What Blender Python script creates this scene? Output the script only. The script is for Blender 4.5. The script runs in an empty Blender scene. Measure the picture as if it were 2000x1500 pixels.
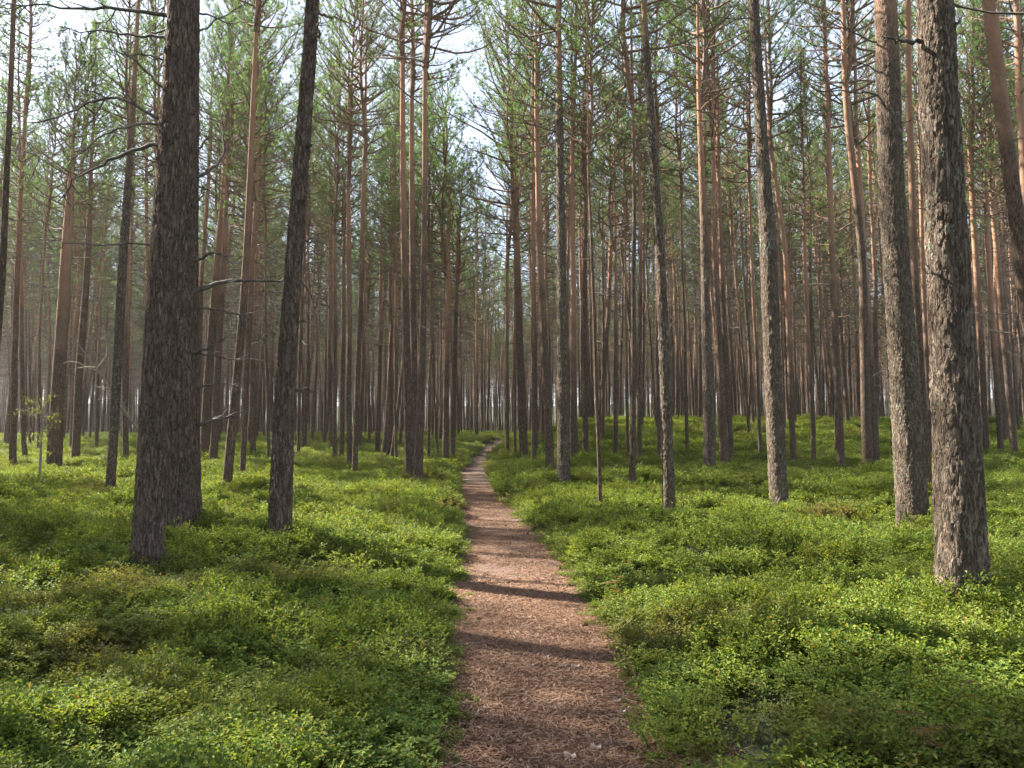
import bpy, math
import numpy as np
from mathutils import Vector, Matrix

sc = bpy.context.scene
PI = math.pi
rng = np.random.RandomState(7)

# ------------------------------------------------------------------ camera
CAM_H = 1.6
FPX = 1540.0                      # focal length in photo pixels (2000 wide)
PITCH = math.atan(100.0 / FPX)
cam_d = bpy.data.cameras.new("camera"); cam = bpy.data.objects.new("camera", cam_d)
sc.collection.objects.link(cam); sc.camera = cam
cam_d.sensor_width = 36.0; cam_d.lens = 36.0 * FPX / 2000.0
cam_d.clip_start = 0.05; cam_d.clip_end = 2000
cam.location = (0, 0, CAM_H)
cam.rotation_euler = (PI / 2 + PITCH, 0, 0)

# ------------------------------------------------------------------ light
SUN_EL, SUN_AZ = math.radians(40), math.radians(-61)     # azimuth from +Y, negative = left
world = bpy.data.worlds.new("World"); sc.world = world; world.use_nodes = True
nt = world.node_tree; bg = nt.nodes["Background"]
sky = nt.nodes.new("ShaderNodeTexSky"); sky.sky_type = 'NISHITA'; sky.sun_disc = False
sky.sun_elevation = SUN_EL; sky.sun_rotation = SUN_AZ
sky.air_density = 1.0; sky.dust_density = 1.6; sky.ozone_density = 1.2
# thin high cloud veiling the blue
wt = nt.nodes.new("ShaderNodeTexCoord"); wn = nt.nodes.new("ShaderNodeTexNoise"); wn.inputs["Scale"].default_value = 2.2; wn.inputs["Detail"].default_value = 5
wm = nt.nodes.new("ShaderNodeMapRange"); wm.inputs[1].default_value = .35; wm.inputs[2].default_value = .62; wm.inputs[3].default_value = .62; wm.inputs[4].default_value = .97
wx = nt.nodes.new("ShaderNodeMix"); wx.data_type = 'RGBA'; wx.inputs[7].default_value = (1.3, 1.45, 1.78, 1)
nt.links.new(wt.outputs["Generated"], wn.inputs["Vector"]); nt.links.new(wn.outputs["Fac"], wm.inputs[0]); nt.links.new(wm.outputs[0], wx.inputs[0])
nt.links.new(sky.outputs[0], wx.inputs[6]); nt.links.new(wx.outputs[2], bg.inputs[0]); bg.inputs[1].default_value = 0.15
sun_d = bpy.data.lights.new("sun", 'SUN'); sun = bpy.data.objects.new("sun", sun_d)
sc.collection.objects.link(sun); sun_d.energy = 5.0; sun_d.angle = math.radians(0.5)
sun_d.color = (1.0, 0.93, 0.82)
sdir = Vector((math.sin(SUN_AZ) * math.cos(SUN_EL), math.cos(SUN_AZ) * math.cos(SUN_EL), math.sin(SUN_EL)))
sun.rotation_euler = sdir.to_track_quat('Z', 'Y').to_euler()
sun.location = sdir * 60
sc.view_settings.view_transform = 'Standard'; sc.view_settings.look = 'None'
sc.view_settings.exposure = 2.3; sc.view_settings.gamma = 1.0
sc.render.engine = 'CYCLES'
cy = sc.cycles
cy.use_denoising = True
try: cy.denoiser = 'OPENIMAGEDENOISE'; cy.denoising_prefilter = 'ACCURATE'
except Exception: pass
cy.max_bounces = 7; cy.diffuse_bounces = 3; cy.glossy_bounces = 1; cy.transmission_bounces = 3
cy.volume_bounces = 1; cy.transparent_max_bounces = 4
cy.caustics_reflective = False; cy.caustics_refractive = False
HAZE = 0.0003

# ------------------------------------------------------------------ helpers
def mesh_np(name, V, quads=None, tris=None, mats=(), midx=None, smooth=False):
    V = np.asarray(V, np.float32).reshape(-1, 3)
    q = np.zeros((0, 4), np.int32) if quads is None or len(quads) == 0 else np.asarray(quads, np.int32)
    t = np.zeros((0, 3), np.int32) if tris is None or len(tris) == 0 else np.asarray(tris, np.int32)
    me = bpy.data.meshes.new(name)
    me.vertices.add(len(V)); me.vertices.foreach_set("co", V.ravel())
    nl = q.size + t.size; nf = len(q) + len(t)
    me.loops.add(nl); me.polygons.add(nf)
    me.loops.foreach_set("vertex_index", np.concatenate([q.ravel(), t.ravel()]).astype(np.int32))
    tot = np.concatenate([np.full(len(q), 4), np.full(len(t), 3)]).astype(np.int32)
    st = np.concatenate([[0], np.cumsum(tot)[:-1]]).astype(np.int32) if nf else tot
    me.polygons.foreach_set("loop_start", st)
    for m in mats: me.materials.append(m)
    if midx is not None: me.polygons.foreach_set("material_index", np.asarray(midx, np.int32))
    me.polygons.foreach_set("use_smooth", np.full(nf, bool(smooth)))
    me.update(calc_edges=True)
    return me

def obj(name, me, parent=None, loc=(0, 0, 0), link=True):
    o = bpy.data.objects.new(name, me); o.location = loc
    if link: sc.collection.objects.link(o)
    if parent is not None: o.parent = parent
    return o

def tag(o, label=None, cat=None, group=None, kind=None):
    if label: o["label"] = label
    if cat: o["category"] = cat
    if group: o["group"] = group
    if kind: o["kind"] = kind
    return o

class MB:
    """collects tubes, triangles and quads as numpy arrays"""
    def __init__(s): s.V = []; s.Q = []; s.T = []; s.qm = []; s.tm = []; s.n = 0
    def add(s, V, Q=None, T=None, m=0):
        V = np.asarray(V, float).reshape(-1, 3); s.V.append(V)
        if Q is not None and len(Q): s.Q.append(np.asarray(Q) + s.n); s.qm.append(np.full(len(Q), m))
        if T is not None and len(T): s.T.append(np.asarray(T) + s.n); s.tm.append(np.full(len(T), m))
        s.n += len(V)
    def tube(s, P, R, seg=5, m=0, cap=True, lobes=None):
        P = np.asarray(P, float); R = np.broadcast_to(np.asarray(R, float), (len(P),))
        T = np.gradient(P, axis=0); T /= np.linalg.norm(T, axis=1)[:, None] + 1e-9
        a = np.array([1., 0, 0]) if abs(T[0, 0]) < 0.9 else np.array([0, 1., 0])
        U = a - T * (T @ a)[:, None]; U /= np.linalg.norm(U, axis=1)[:, None] + 1e-9
        W = np.cross(T, U)
        th = np.arange(seg) * 2 * PI / seg
        rr = R[:, None] * (np.ones(seg)[None] if lobes is None else lobes)
        V = P[:, None] + rr[..., None] * (U[:, None] * np.cos(th)[None, :, None] + W[:, None] * np.sin(th)[None, :, None])
        n = len(P); i = np.arange(n - 1)[:, None] * seg; j = np.arange(seg)[None]; k = (j + 1) % seg
        Q = np.stack([i + j, i + k, i + seg + k, i + seg + j], -1).reshape(-1, 4)
        V = V.reshape(-1, 3); Tt = None
        if cap:
            V = np.vstack([V, P[-1] + T[-1] * R[-1] * 0.5, P[0] - T[0] * R[0] * 0.3]); c = n * seg
            jj = np.arange(seg); kk = (jj + 1) % seg
            Tt = np.vstack([np.stack([(n - 1) * seg + jj, (n - 1) * seg + kk, np.full(seg, c)], -1),
                            np.stack([kk, jj, np.full(seg, c + 1)], -1)])
        s.add(V, Q, Tt, m)
    def mesh(s, name, mats, smooth=True):
        V = np.vstack(s.V)
        Q = np.vstack(s.Q) if s.Q else None; T = np.vstack(s.T) if s.T else None
        mi = np.concatenate(([np.concatenate(s.qm)] if s.qm else []) + ([np.concatenate(s.tm)] if s.tm else []))
        return mesh_np(name, V, Q, T, mats, mi, smooth)

def smoothstep(t): t = np.clip(t, 0, 1); return t * t * (3 - 2 * t)

_tab = np.random.RandomState(3).rand(256, 256)
def vnoise(x, y):
    x = np.asarray(x, float); y = np.asarray(y, float)
    xi = np.floor(x).astype(int); yi = np.floor(y).astype(int)
    fx = x - xi; fy = y - yi; fx = fx * fx * (3 - 2 * fx); fy = fy * fy * (3 - 2 * fy)
    g = lambda a, b: _tab[a % 256, b % 256]
    return (g(xi, yi) * (1 - fx) + g(xi + 1, yi) * fx) * (1 - fy) + (g(xi, yi + 1) * (1 - fx) + g(xi + 1, yi + 1) * fx) * fy
def fnoise(x, y, o=3):
    r = 0; a = 1; s = 0
    for k in range(o): r = r + a * vnoise(x * 2 ** k + 17 * k, y * 2 ** k + 31 * k); s += a; a *= .5
    return r / s

# ------------------------------------------------------------------ terrain
cp, sp = math.cos(PITCH), math.sin(PITCH)
def ray(px, py):
    a = (px - 1000) / FPX; b = (750 - py) / FPX
    return np.array([a, cp - b * sp, sp + b * cp])          # world direction, unnormalised
def at_y(px, py, Y):
    d = ray(px, py); return np.array([0, 0, CAM_H]) + d * (Y / d[1])

def zc(y): return np.interp(y, [0, 44, 58, 68, 76, 120, 400], [0, 0, .47, 1.22, 1.4, 1.2, 1.2])
PR = [(a_, b_ - (c_ - b_) * k_ * 1.3, c_ + (c_ - b_) * k_) for (a_, b_, c_), k_ in zip([(1560, 858, 1315), (1500, 870, 1290), (1400, 885, 1250), (1300, 897, 1215), (1200, 898, 1165), (1100, 898, 1103),
      (1040, 903, 1043), (1000, 899, 1008), (960, 888, 970), (930, 890, 956), (900, 916, 957), (880, 938, 970), (862, 962, 990)], (.05, .05, .05, .05, .05, .04, .03, .03, .02, .02, 0, 0, 0))]
ys = np.linspace(1, 75, 3000); pc = []
for py, xl, xr in PR:
    d = ray(1000, py); zr = CAM_H + d[2] / d[1] * ys
    i = np.argmax(zr < zc(ys)) if np.any(zr < zc(ys)) else len(ys) - 1
    Y = ys[i]; k = Y / FPX / cp
    pc.append((Y, ((xl + xr) / 2 - 1000) * k, (xr - xl) * k))
pc = np.array([(-6, .4, 1.15), (1, .32, 1.1)] + pc + [(75, 1.2, 1.1), (85, 6, 1.1), (95, 16, 1.1)])
def path_x(y): return np.interp(y, pc[:, 0], pc[:, 1])
def path_w(y): return np.interp(y, pc[:, 0], pc[:, 2]) + (vnoise(y * 1.7, 5.5) - .5) * .12
def terrain(x, y):
    x = np.asarray(x, float); y = np.asarray(y, float)
    px = path_x(y); dx = x - px; ad = np.abs(dx)
    z = zc(y)
    yy = np.maximum(y, 1)
    r = smoothstep((dx / yy - .015) / .12); l = smoothstep((-dx / yy - .12) / .2)
    z = z + r * (2.15 * smoothstep((y - 24) / 32) - smoothstep((y - 44) / 30) * .9)
    z = z - l * (.75 * smoothstep((y - 50) / 25)) + l * .55 * smoothstep((y - 24) / 20)
    m = smoothstep((ad - .5) / 1.3)
    z = z + m * ((fnoise(x * .38 + 40, y * .38, 2) - .5) * .5 + (fnoise(x * .95, y * .95 + 9, 2) - .5) * .30 + (fnoise(x * 1.9 + 5, y * 1.9, 2) - .5) * .16 + .06)
    w = path_w(y) / 2
    z = z + 11 * smoothstep((np.hypot(x, y) - 150) / 150) * (np.abs(y) + np.abs(x) > 100)
    z = z - .05 * (1 - smoothstep((ad - w) / .3)) + .02 * smoothstep((ad / np.maximum(w, .1) - .3)) * (ad < w * 1.5)
    return z
def path_z(x, y):
    return terrain(x, y)
def hit(px, py, up=.23):
    d = ray(px, py); Y = np.linspace(2.5, 110, 12000)
    X = d[0] / d[1] * Y; Z = CAM_H + d[2] / d[1] * Y
    g = terrain(X, Y) + up; b = Z < g
    i = np.argmax(b) if b.any() else len(Y) - 1
    return X[i], Y[i]

# ------------------------------------------------------------------ materials
def newmat(name):
    m = bpy.data.materials.new(name); m.use_nodes = True
    n = m.node_tree; n.nodes.clear()
    out = n.nodes.new("ShaderNodeOutputMaterial"); return m, n, out
def N(n, t, **k):
    x = n.nodes.new(t)
    for a, b in k.items():
        if a in ('operation', 'blend_type', 'data_type', 'feature', 'distance', 'interpolation_type', 'vector_type'): setattr(x, a, b)
        else: x.inputs[a].default_value = b
    return x
def ramp(n, fac, stops):
    r = n.nodes.new("ShaderNodeValToRGB"); e = r.color_ramp.elements
    while len(e) < len(stops): e.new(.5)
    for el, (p, c) in zip(e, stops): el.position = p; el.color = (*c, 1) if len(c) == 3 else c
    n.links.new(fac, r.inputs[0]); return r.outputs[0]
def mix(n, f, a, b, mode='MIX'):
    m = n.nodes.new("ShaderNodeMix"); m.data_type = 'RGBA'; m.blend_type = mode
    for s, v in ((m.inputs[0], f), (m.inputs[6], a), (m.inputs[7], b)):
        if isinstance(v, bpy.types.NodeSocket): n.links.new(v, s)
        else: s.default_value = v if not isinstance(v, tuple) else (*v, 1)[:4]
    return m.outputs[2]
def math_(n, op, a, b=None, c=None):
    m = n.nodes.new("ShaderNodeMath"); m.operation = op
    for i, v in enumerate((a, b, c)):
        if v is None: continue
        if isinstance(v, bpy.types.NodeSocket): n.links.new(v, m.inputs[i])
        else: m.inputs[i].default_value = v
    return m.outputs[0]

def bark_mat(name, disp=False, low=(.175, .135, .10), high=(.40, .215, .13), lichen=.0, z0=7.5, z1=11.5):
    m, n, out = newmat(name)
    tc = N(n, "ShaderNodeTexCoord"); P = tc.outputs["Object"]
    oi = N(n, "ShaderNodeObjectInfo"); rnd = oi.outputs["Random"]
    sh = N(n, "ShaderNodeCombineXYZ"); n.links.new(math_(n, 'MULTIPLY', rnd, 37.0), sh.inputs[0]); n.links.new(math_(n, 'MULTIPLY', rnd, 91.0), sh.inputs[2])
    ad = N(n, "ShaderNodeVectorMath", operation='ADD'); n.links.new(P, ad.inputs[0]); n.links.new(sh.outputs[0], ad.inputs[1])
    Q = ad.outputs[0]
    ns = N(n, "ShaderNodeTexNoise", Scale=7.0, Detail=3.0, Roughness=.6); n.links.new(Q, ns.inputs["Vector"])
    sc_ = N(n, "ShaderNodeVectorMath", operation='MULTIPLY'); n.links.new(Q, sc_.inputs[0]); sc_.inputs[1].default_value = (26, 26, 6)
    ds = N(n, "ShaderNodeVectorMath", operation='MULTIPLY_ADD'); n.links.new(ns.outputs["Color"], ds.inputs[0]); ds.inputs[1].default_value = (1.5, 1.5, 1.5); n.links.new(sc_.outputs[0], ds.inputs[2])
    vo = N(n, "ShaderNodeTexVoronoi", feature='DISTANCE_TO_EDGE', Scale=1.0); n.links.new(ds.outputs[0], vo.inputs["Vector"])
    vc = N(n, "ShaderNodeTexVoronoi", feature='F1', Scale=1.0); n.links.new(ds.outputs[0], vc.inputs["Vector"])
    nf = N(n, "ShaderNodeTexNoise", Scale=42.0, Detail=4.0, Roughness=.65)
    s2 = N(n, "ShaderNodeVectorMath", operation='MULTIPLY'); n.links.new(Q, s2.inputs[0]); s2.inputs[1].default_value = (1, 1, .45)
    n.links.new(s2.outputs[0], nf.inputs["Vector"])
    nl = N(n, "ShaderNodeTexNoise", Scale=1.3, Detail=3.0); n.links.new(Q, nl.inputs["Vector"])
    s3 = N(n, "ShaderNodeVectorMath", operation='MULTIPLY'); n.links.new(ds.outputs[0], s3.inputs[0]); s3.inputs[1].default_value = (.5, .5, .42)
    vb = N(n, "ShaderNodeTexVoronoi", feature='DISTANCE_TO_EDGE', Scale=1.0); n.links.new(s3.outputs[0], vb.inputs["Vector"])
    plate = math_(n, 'MINIMUM', math_(n, 'MULTIPLY', vo.outputs["Distance"], 3.6), 1.0)
    plate = math_(n, 'MULTIPLY', math_(n, 'ADD', math_(n, 'MULTIPLY', plate, .8), .2), math_(n, 'ADD', math_(n, 'MULTIPLY', math_(n, 'MINIMUM', math_(n, 'MULTIPLY', vb.outputs["Distance"], 7.0), 1.0), .6), .4))
    cell = N(n, "ShaderNodeSeparateColor"); n.links.new(vc.outputs["Color"], cell.inputs[0])
    s4 = N(n, "ShaderNodeVectorMath", operation='MULTIPLY'); n.links.new(Q, s4.inputs[0]); s4.inputs[1].default_value = (1, 1, .22)
    nv = N(n, "ShaderNodeTexNoise", Scale=24.0, Detail=4.0, Roughness=.6); nv.inputs["Distortion"].default_value = .5; n.links.new(s4.outputs[0], nv.inputs["Vector"])
    rid = math_(n, 'MINIMUM', math_(n, 'MULTIPLY', math_(n, 'ABSOLUTE', math_(n, 'SUBTRACT', nv.outputs["Fac"], .5)), 13.0), 1.0)
    plate = math_(n, 'MULTIPLY', math_(n, 'ADD', math_(n, 'MULTIPLY', plate, .6), .4), math_(n, 'ADD', math_(n, 'MULTIPLY', rid, .82), .18))
    # rough lower bark
    lo = mix(n, nf.outputs["Fac"], tuple(c * .45 for c in low), tuple(min(1, c * 1.65) for c in low))
    lo = mix(n, math_(n, 'MULTIPLY', cell.outputs[0], .5), lo, (low[0] * 1.5, low[1] * 1.45, low[2] * 1.45))
    lo = mix(n, plate, (.03, .021, .016), lo)
    if lichen > 0:
        lf = N(n, "ShaderNodeTexNoise", Scale=13.0, Detail=5.0, Roughness=.7); n.links.new(Q, lf.inputs["Vector"])
        lm = math_(n, 'MULTIPLY', math_(n, 'GREATER_THAN', math_(n, 'ADD', lf.outputs["Fac"], math_(n, 'MULTIPLY', nl.outputs["Fac"], .35)), .885 - lichen * .1), math_(n, 'MINIMUM', math_(n, 'MULTIPLY', plate, 1.4), 1.0))
        lo = mix(n, lm, lo, (.21, .23, .17))
    # smooth flaky upper bark
    hi = mix(n, nf.outputs["Fac"], tuple(c * .5 for c in high), tuple(min(1, c * 1.5) for c in high))
    hi = mix(n, math_(n, 'MULTIPLY', nl.outputs["Fac"], .5), hi, (.22, .17, .14))
    sx = N(n, "ShaderNodeSeparateXYZ"); n.links.new(P, sx.inputs[0])
    zz = math_(n, 'ADD', sx.outputs[2], math_(n, 'MULTIPLY', math_(n, 'SUBTRACT', nl.outputs["Fac"], .5), 6.0))
    zz = math_(n, 'ADD', zz, math_(n, 'MULTIPLY', math_(n, 'SUBTRACT', rnd, .5), 5.0))
    mr = N(n, "ShaderNodeMapRange"); mr.inputs[1].default_value = z0; mr.inputs[2].default_value = z1; n.links.new(zz, mr.inputs[0])
    col = mix(n, mr.outputs[0], lo, hi)
    pb = N(n, "ShaderNodeBsdfPrincipled", Roughness=.93); pb.inputs["Specular IOR Level"].default_value = .15
    n.links.new(col, pb.inputs["Base Color"]); n.links.new(pb.outputs[0], out.inputs[0])
    h = math_(n, 'ADD', math_(n, 'MULTIPLY', plate, .6), math_(n, 'MULTIPLY', nf.outputs["Fac"], .5))
    h = math_(n, 'ADD', h, math_(n, 'MULTIPLY', cell.outputs[1], .25))
    h = math_(n, 'MULTIPLY', h, math_(n, 'SUBTRACT', 1.0, math_(n, 'MULTIPLY', mr.outputs[0], .72)))
    if disp:
        d = N(n, "ShaderNodeDisplacement", Scale=.034, Midlevel=.75); n.links.new(h, d.inputs[0]); n.links.new(d.outputs[0], out.inputs[2])
        m.displacement_method = 'BOTH'
    else:
        b = N(n, "ShaderNodeBump", Strength=1.0, Distance=.02); n.links.new(h, b.inputs["Height"]); n.links.new(b.outputs[0], pb.inputs["Normal"])
    return m

def plain_mat(name, a, b, scale=30, rough=.85, bump=.004):
    m, n, out = newmat(name)
    tc = N(n, "ShaderNodeTexCoord"); ns = N(n, "ShaderNodeTexNoise", Scale=scale, Detail=4.0); n.links.new(tc.outputs["Object"], ns.inputs["Vector"])
    pb = N(n, "ShaderNodeBsdfPrincipled", Roughness=rough); pb.inputs["Specular IOR Level"].default_value = .2
    n.links.new(ramp(n, ns.outputs["Fac"], [(.3, a), (.7, b)]), pb.inputs["Base Color"])
    bp = N(n, "ShaderNodeBump", Strength=.8, Distance=bump); n.links.new(ns.outputs["Fac"], bp.inputs["Height"]); n.links.new(bp.outputs[0], pb.inputs["Normal"])
    n.links.new(pb.outputs[0], out.inputs[0]); return m

def leaf_mat(name, stops, trans=.45, rough=.5, macro=None, tcol=(1.25, 1.15, .55)):
    """leaf: random colour per leaf, optional world-space patches of another kind of plant"""
    m, n, out = newmat(name)
    g = N(n, "ShaderNodeNewGeometry"); col = ramp(n, g.outputs["Random Per Island"], stops)
    if macro:
        for (scl, off, lo, hi, c, amt) in macro:
            ns = N(n, "ShaderNodeTexNoise", Scale=scl, Detail=3.0); ad = N(n, "ShaderNodeVectorMath", operation='ADD')
            n.links.new(g.outputs["Position"], ad.inputs[0]); ad.inputs[1].default_value = (off, off * 2, 0)
            n.links.new(ad.outputs[0], ns.inputs["Vector"])
            mr = N(n, "ShaderNodeMapRange"); mr.inputs[1].default_value = lo; mr.inputs[2].default_value = hi; mr.inputs[4].default_value = amt
            n.links.new(ns.outputs["Fac"], mr.inputs[0]); col = mix(n, mr.outputs[0], col, c)
    pb = N(n, "ShaderNodeBsdfPrincipled", Roughness=rough); pb.inputs["Specular IOR Level"].default_value = .16
    n.links.new(col, pb.inputs["Base Color"])
    tr = N(n, "ShaderNodeBsdfTranslucent"); n.links.new(mix(n, 1.0, col, tcol, 'MULTIPLY'), tr.inputs[0])
    mx = N(n, "ShaderNodeMixShader"); mx.inputs[0].default_value = trans
    n.links.new(pb.outputs[0], mx.inputs[1]); n.links.new(tr.outputs[0], mx.inputs[2]); n.links.new(mx.outputs[0], out.inputs[0])
    return m

M_hero = bark_mat("pine_bark_close", True, lichen=1.0, z0=9, z1=13)
M_heroL = bark_mat("pine_bark_close_dark", True, low=(.175, .13, .10), lichen=.4, z0=9, z1=13)
M_bark = bark_mat("pine_bark", False, z0=5, z1=10, low=(.18, .125, .09))
M_branch = plain_mat("live_branch_bark", (.13, .085, .06), (.27, .17, .11), 12)
M_dead = plain_mat("dead_branch_wood", (.05, .042, .036), (.16, .135, .115), 14)
M_pale = plain_mat("weathered_wood", (.13, .11, .085), (.29, .25, .20), 18)
M_needle = leaf_mat("pine_needles", [(0, (.075, .145, .06)), (.5, (.125, .22, .085)), (.93, (.20, .29, .10)), (1, (.28, .22, .09))], .5, .45, tcol=(1.1, 1.15, .6))
M_bil = leaf_mat("bilberry_leaves", [(0, (.055, .105, .02)), (.5, (.14, .21, .036)), (.9, (.26, .31, .055)), (.97, (.24, .25, .05)), (1, (.3, .13, .05))], .40, .6,
                 macro=[(.55, 3, .52, .68, (.19, .21, .035), .6), (.45, 20, .56, .70, (.16, .10, .05), .6)])
M_stem = plain_mat("bilberry_stems", (.07, .09, .03), (.14, .13, .06), 60)
M_yleaf = leaf_mat("birch_leaves", [(0, (.12, .17, .03)), (.6, (.19, .22, .04)), (1, (.30, .26, .05))], .5)
M_rleaf = leaf_mat("reddened_leaves", [(0, (.13, .06, .03)), (.5, (.22, .10, .04)), (1, (.12, .15, .04))], .4)
M_birch = plain_mat("birch_bark", (.08, .07, .06), (.30, .28, .24), 22)
M_cone = plain_mat("cone_scales", (.05, .03, .02), (.13, .08, .05), 90)

# forest floor
m, n, out = newmat("forest_floor_soil")
tc = N(n, "ShaderNodeTexCoord")
a = N(n, "ShaderNodeTexNoise", Scale=9.0, Detail=6.0, Roughness=.7); b = N(n, "ShaderNodeTexNoise", Scale=.7, Detail=3.0)
n.links.new(tc.outputs["Object"], a.inputs["Vector"]); n.links.new(tc.outputs["Object"], b.inputs["Vector"])
c1 = ramp(n, a.outputs["Fac"], [(.3, (.02, .02, .01)), (.55, (.035, .045, .015)), (.75, (.07, .055, .03))])
c2 = ramp(n, a.outputs["Fac"], [(.3, (.025, .035, .01)), (.7, (.06, .085, .02))])
pb = N(n, "ShaderNodeBsdfPrincipled", Roughness=.95); n.links.new(mix(n, b.outputs["Fac"], c1, c2), pb.inputs["Base Color"])
bp = N(n, "ShaderNodeBump", Strength=1.0, Distance=.05); n.links.new(a.outputs["Fac"], bp.inputs["Height"]); n.links.new(bp.outputs[0], pb.inputs["Normal"])
n.links.new(pb.outputs[0], out.inputs[0]); M_floor = m

# path
m, n, out = newmat("needle_litter_path")
tc = N(n, "ShaderNodeTexCoord"); P = tc.outputs["Object"]
def tx(scale, det=4, st=(1, 1, 1), rough=.6, rot=0):
    mp = N(n, "ShaderNodeMapping"); mp.inputs["Scale"].default_value = st; mp.inputs["Rotation"].default_value = (0, 0, rot); n.links.new(P, mp.inputs[0])
    t = N(n, "ShaderNodeTexNoise", Scale=scale, Detail=det, Roughness=rough); n.links.new(mp.outputs[0], t.inputs["Vector"]); return t.outputs["Fac"]
f1, f2, f3 = tx(55, 5, (1, .25, 1), .7, .5), tx(70, 5, (.22, 1, 1), .7, .2), tx(1.6, 4)
ff = math_(n, 'MAXIMUM', f1, f2)
cc = ramp(n, ff, [(.38, (.034, .019, .012)), (.52, (.105, .060, .039)), (.64, (.185, .112, .074)), (.78, (.36, .25, .17))])
cc = mix(n, math_(n, 'MULTIPLY', ramp(n, f3, [(.42, (0, 0, 0)), (.7, (1, 1, 1))]), .5), cc, (.10, .052, .033))
gs = tx(.9, 5); cc = mix(n, math_(n, 'MULTIPLY', ramp(n, gs, [(.60, (0, 0, 0)), (.72, (1, 1, 1))]), .5), cc, (.30, .25, .21))
pb = N(n, "ShaderNodeBsdfPrincipled", Roughness=.92); n.links.new(cc, pb.inputs["Base Color"])
bp = N(n, "ShaderNodeBump", Strength=1.0, Distance=.014); n.links.new(math_(n, 'ADD', ff, f3), bp.inputs["Height"]); n.links.new(bp.outputs[0], pb.inputs["Normal"])
n.links.new(pb.outputs[0], out.inputs[0]); M_path = m
M_litter = leaf_mat("litter_bits", [(0, (.07, .035, .02)), (.5, (.20, .105, .062)), (.85, (.34, .21, .13)), (1, (.42, .33, .27))], .05, .8)

# ------------------------------------------------------------------ ground and path
def axis(a, b, n0, p=2.0):
    t = np.linspace(-1, 1, n0); s = np.sign(t) * np.abs(t) ** p
    return np.where(s < 0, -s * a, s * b)
gx = np.unique(np.round(np.concatenate([np.arange(-14, 14, .2), axis(-420, 420, 121, 2.2)]), 3))
gy = np.unique(np.round(np.concatenate([np.arange(-4, 30, .2), np.arange(30, 90, .8), np.linspace(90, 600, 50), np.linspace(-60, -4, 12)]), 3))
X, Y = np.meshgrid(gx, gy); Z = terrain(X, Y)
inp = (np.abs(X - path_x(Y)) < path_w(Y) / 2 - .05) & (Y < 95); Z = Z - inp * .05
nx = len(gx); ny = len(gy); i = np.arange(ny - 1)[:, None] * nx; j = np.arange(nx - 1)[None]
Q = np.stack([i + j, i + j + 1, i + nx + j + 1, i + nx + j], -1).reshape(-1, 4)
tag(obj("ground", mesh_np("ground", np.stack([X, Y, Z], -1), Q, None, [M_floor], None, True)), kind="structure")
py_ = np.concatenate([np.arange(-5, 30, .06), np.arange(30, 94, .25)]); u = np.linspace(-1, 1, 27)
cx = path_x(py_)
cx = np.convolve(np.pad(cx, 9, 'edge'), np.ones(19) / 19, 'valid')
X = cx[:, None] + u[None] * (path_w(py_)[:, None] / 2 + .16); Y = np.repeat(py_[:, None], 27, 1)
Z = path_z(X, Y) + .012 + (fnoise(X * 9, Y * 9, 2) - .5) * .018 - .05 * smoothstep((np.abs(u)[None] - .86) / .14)
i = np.arange(len(py_) - 1)[:, None] * 27; j = np.arange(26)[None]
Q = np.stack([i + j, i + j + 1, i + 27 + j + 1, i + 27 + j], -1).reshape(-1, 4)
tag(obj("path", mesh_np("path", np.stack([X, Y, Z], -1), Q, None, [M_path], None, True)), kind="structure")

# ------------------------------------------------------------------ geometry-node scatter (ground cover only)
def scatter(name, sources, P, rot, scale, idx, label, cat=None):
    col = bpy.data.collections.new(name + "_source")
    for k, me in enumerate(sources):
        o = bpy.data.objects.new("%s_source_%02d" % (name, k), me); col.objects.link(o)
    me = bpy.data.meshes.new(name); me.vertices.add(len(P)); me.vertices.foreach_set("co", np.asarray(P, np.float32).ravel())
    for nm, ty, dat, key in (("rot", 'FLOAT_VECTOR', rot, "vector"), ("scl", 'FLOAT_VECTOR', scale, "vector"), ("idx", 'INT', idx, "value")):
        at = me.attributes.new(nm, ty, 'POINT'); at.data.foreach_set(key, np.ascontiguousarray(dat, np.int32 if ty == 'INT' else np.float32).ravel())
    o = obj(name, me)
    ng = bpy.data.node_groups.new(name + "_nodes", 'GeometryNodeTree')
    ng.interface.new_socket("Geometry", in_out='INPUT', socket_type='NodeSocketGeometry')
    ng.interface.new_socket("Geometry", in_out='OUTPUT', socket_type='NodeSocketGeometry')
    gi = ng.nodes.new("NodeGroupInput"); go = ng.nodes.new("NodeGroupOutput")
    ci = ng.nodes.new("GeometryNodeCollectionInfo"); ci.inputs[0].default_value = col
    ci.inputs["Separate Children"].default_value = True; ci.inputs["Reset Children"].default_value = True
    ip = ng.nodes.new("GeometryNodeInstanceOnPoints"); ip.inputs["Pick Instance"].default_value = True
    def att(nm, ty):
        a = ng.nodes.new("GeometryNodeInputNamedAttribute"); a.data_type = ty; a.inputs[0].default_value = nm; return a.outputs[0]
    L = ng.links.new
    L(gi.outputs[0], ip.inputs["Points"]); L(ci.outputs[0], ip.inputs["Instance"])
    L(att("idx", 'INT'), ip.inputs["Instance Index"]); L(att("rot", 'FLOAT_VECTOR'), ip.inputs["Rotation"]); L(att("scl", 'FLOAT_VECTOR'), ip.inputs["Scale"])
    L(ip.outputs[0], go.inputs[0])
    md = o.modifiers.new("scatter", 'NODES'); md.node_group = ng
    return tag(o, label, cat, kind="stuff")

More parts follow.
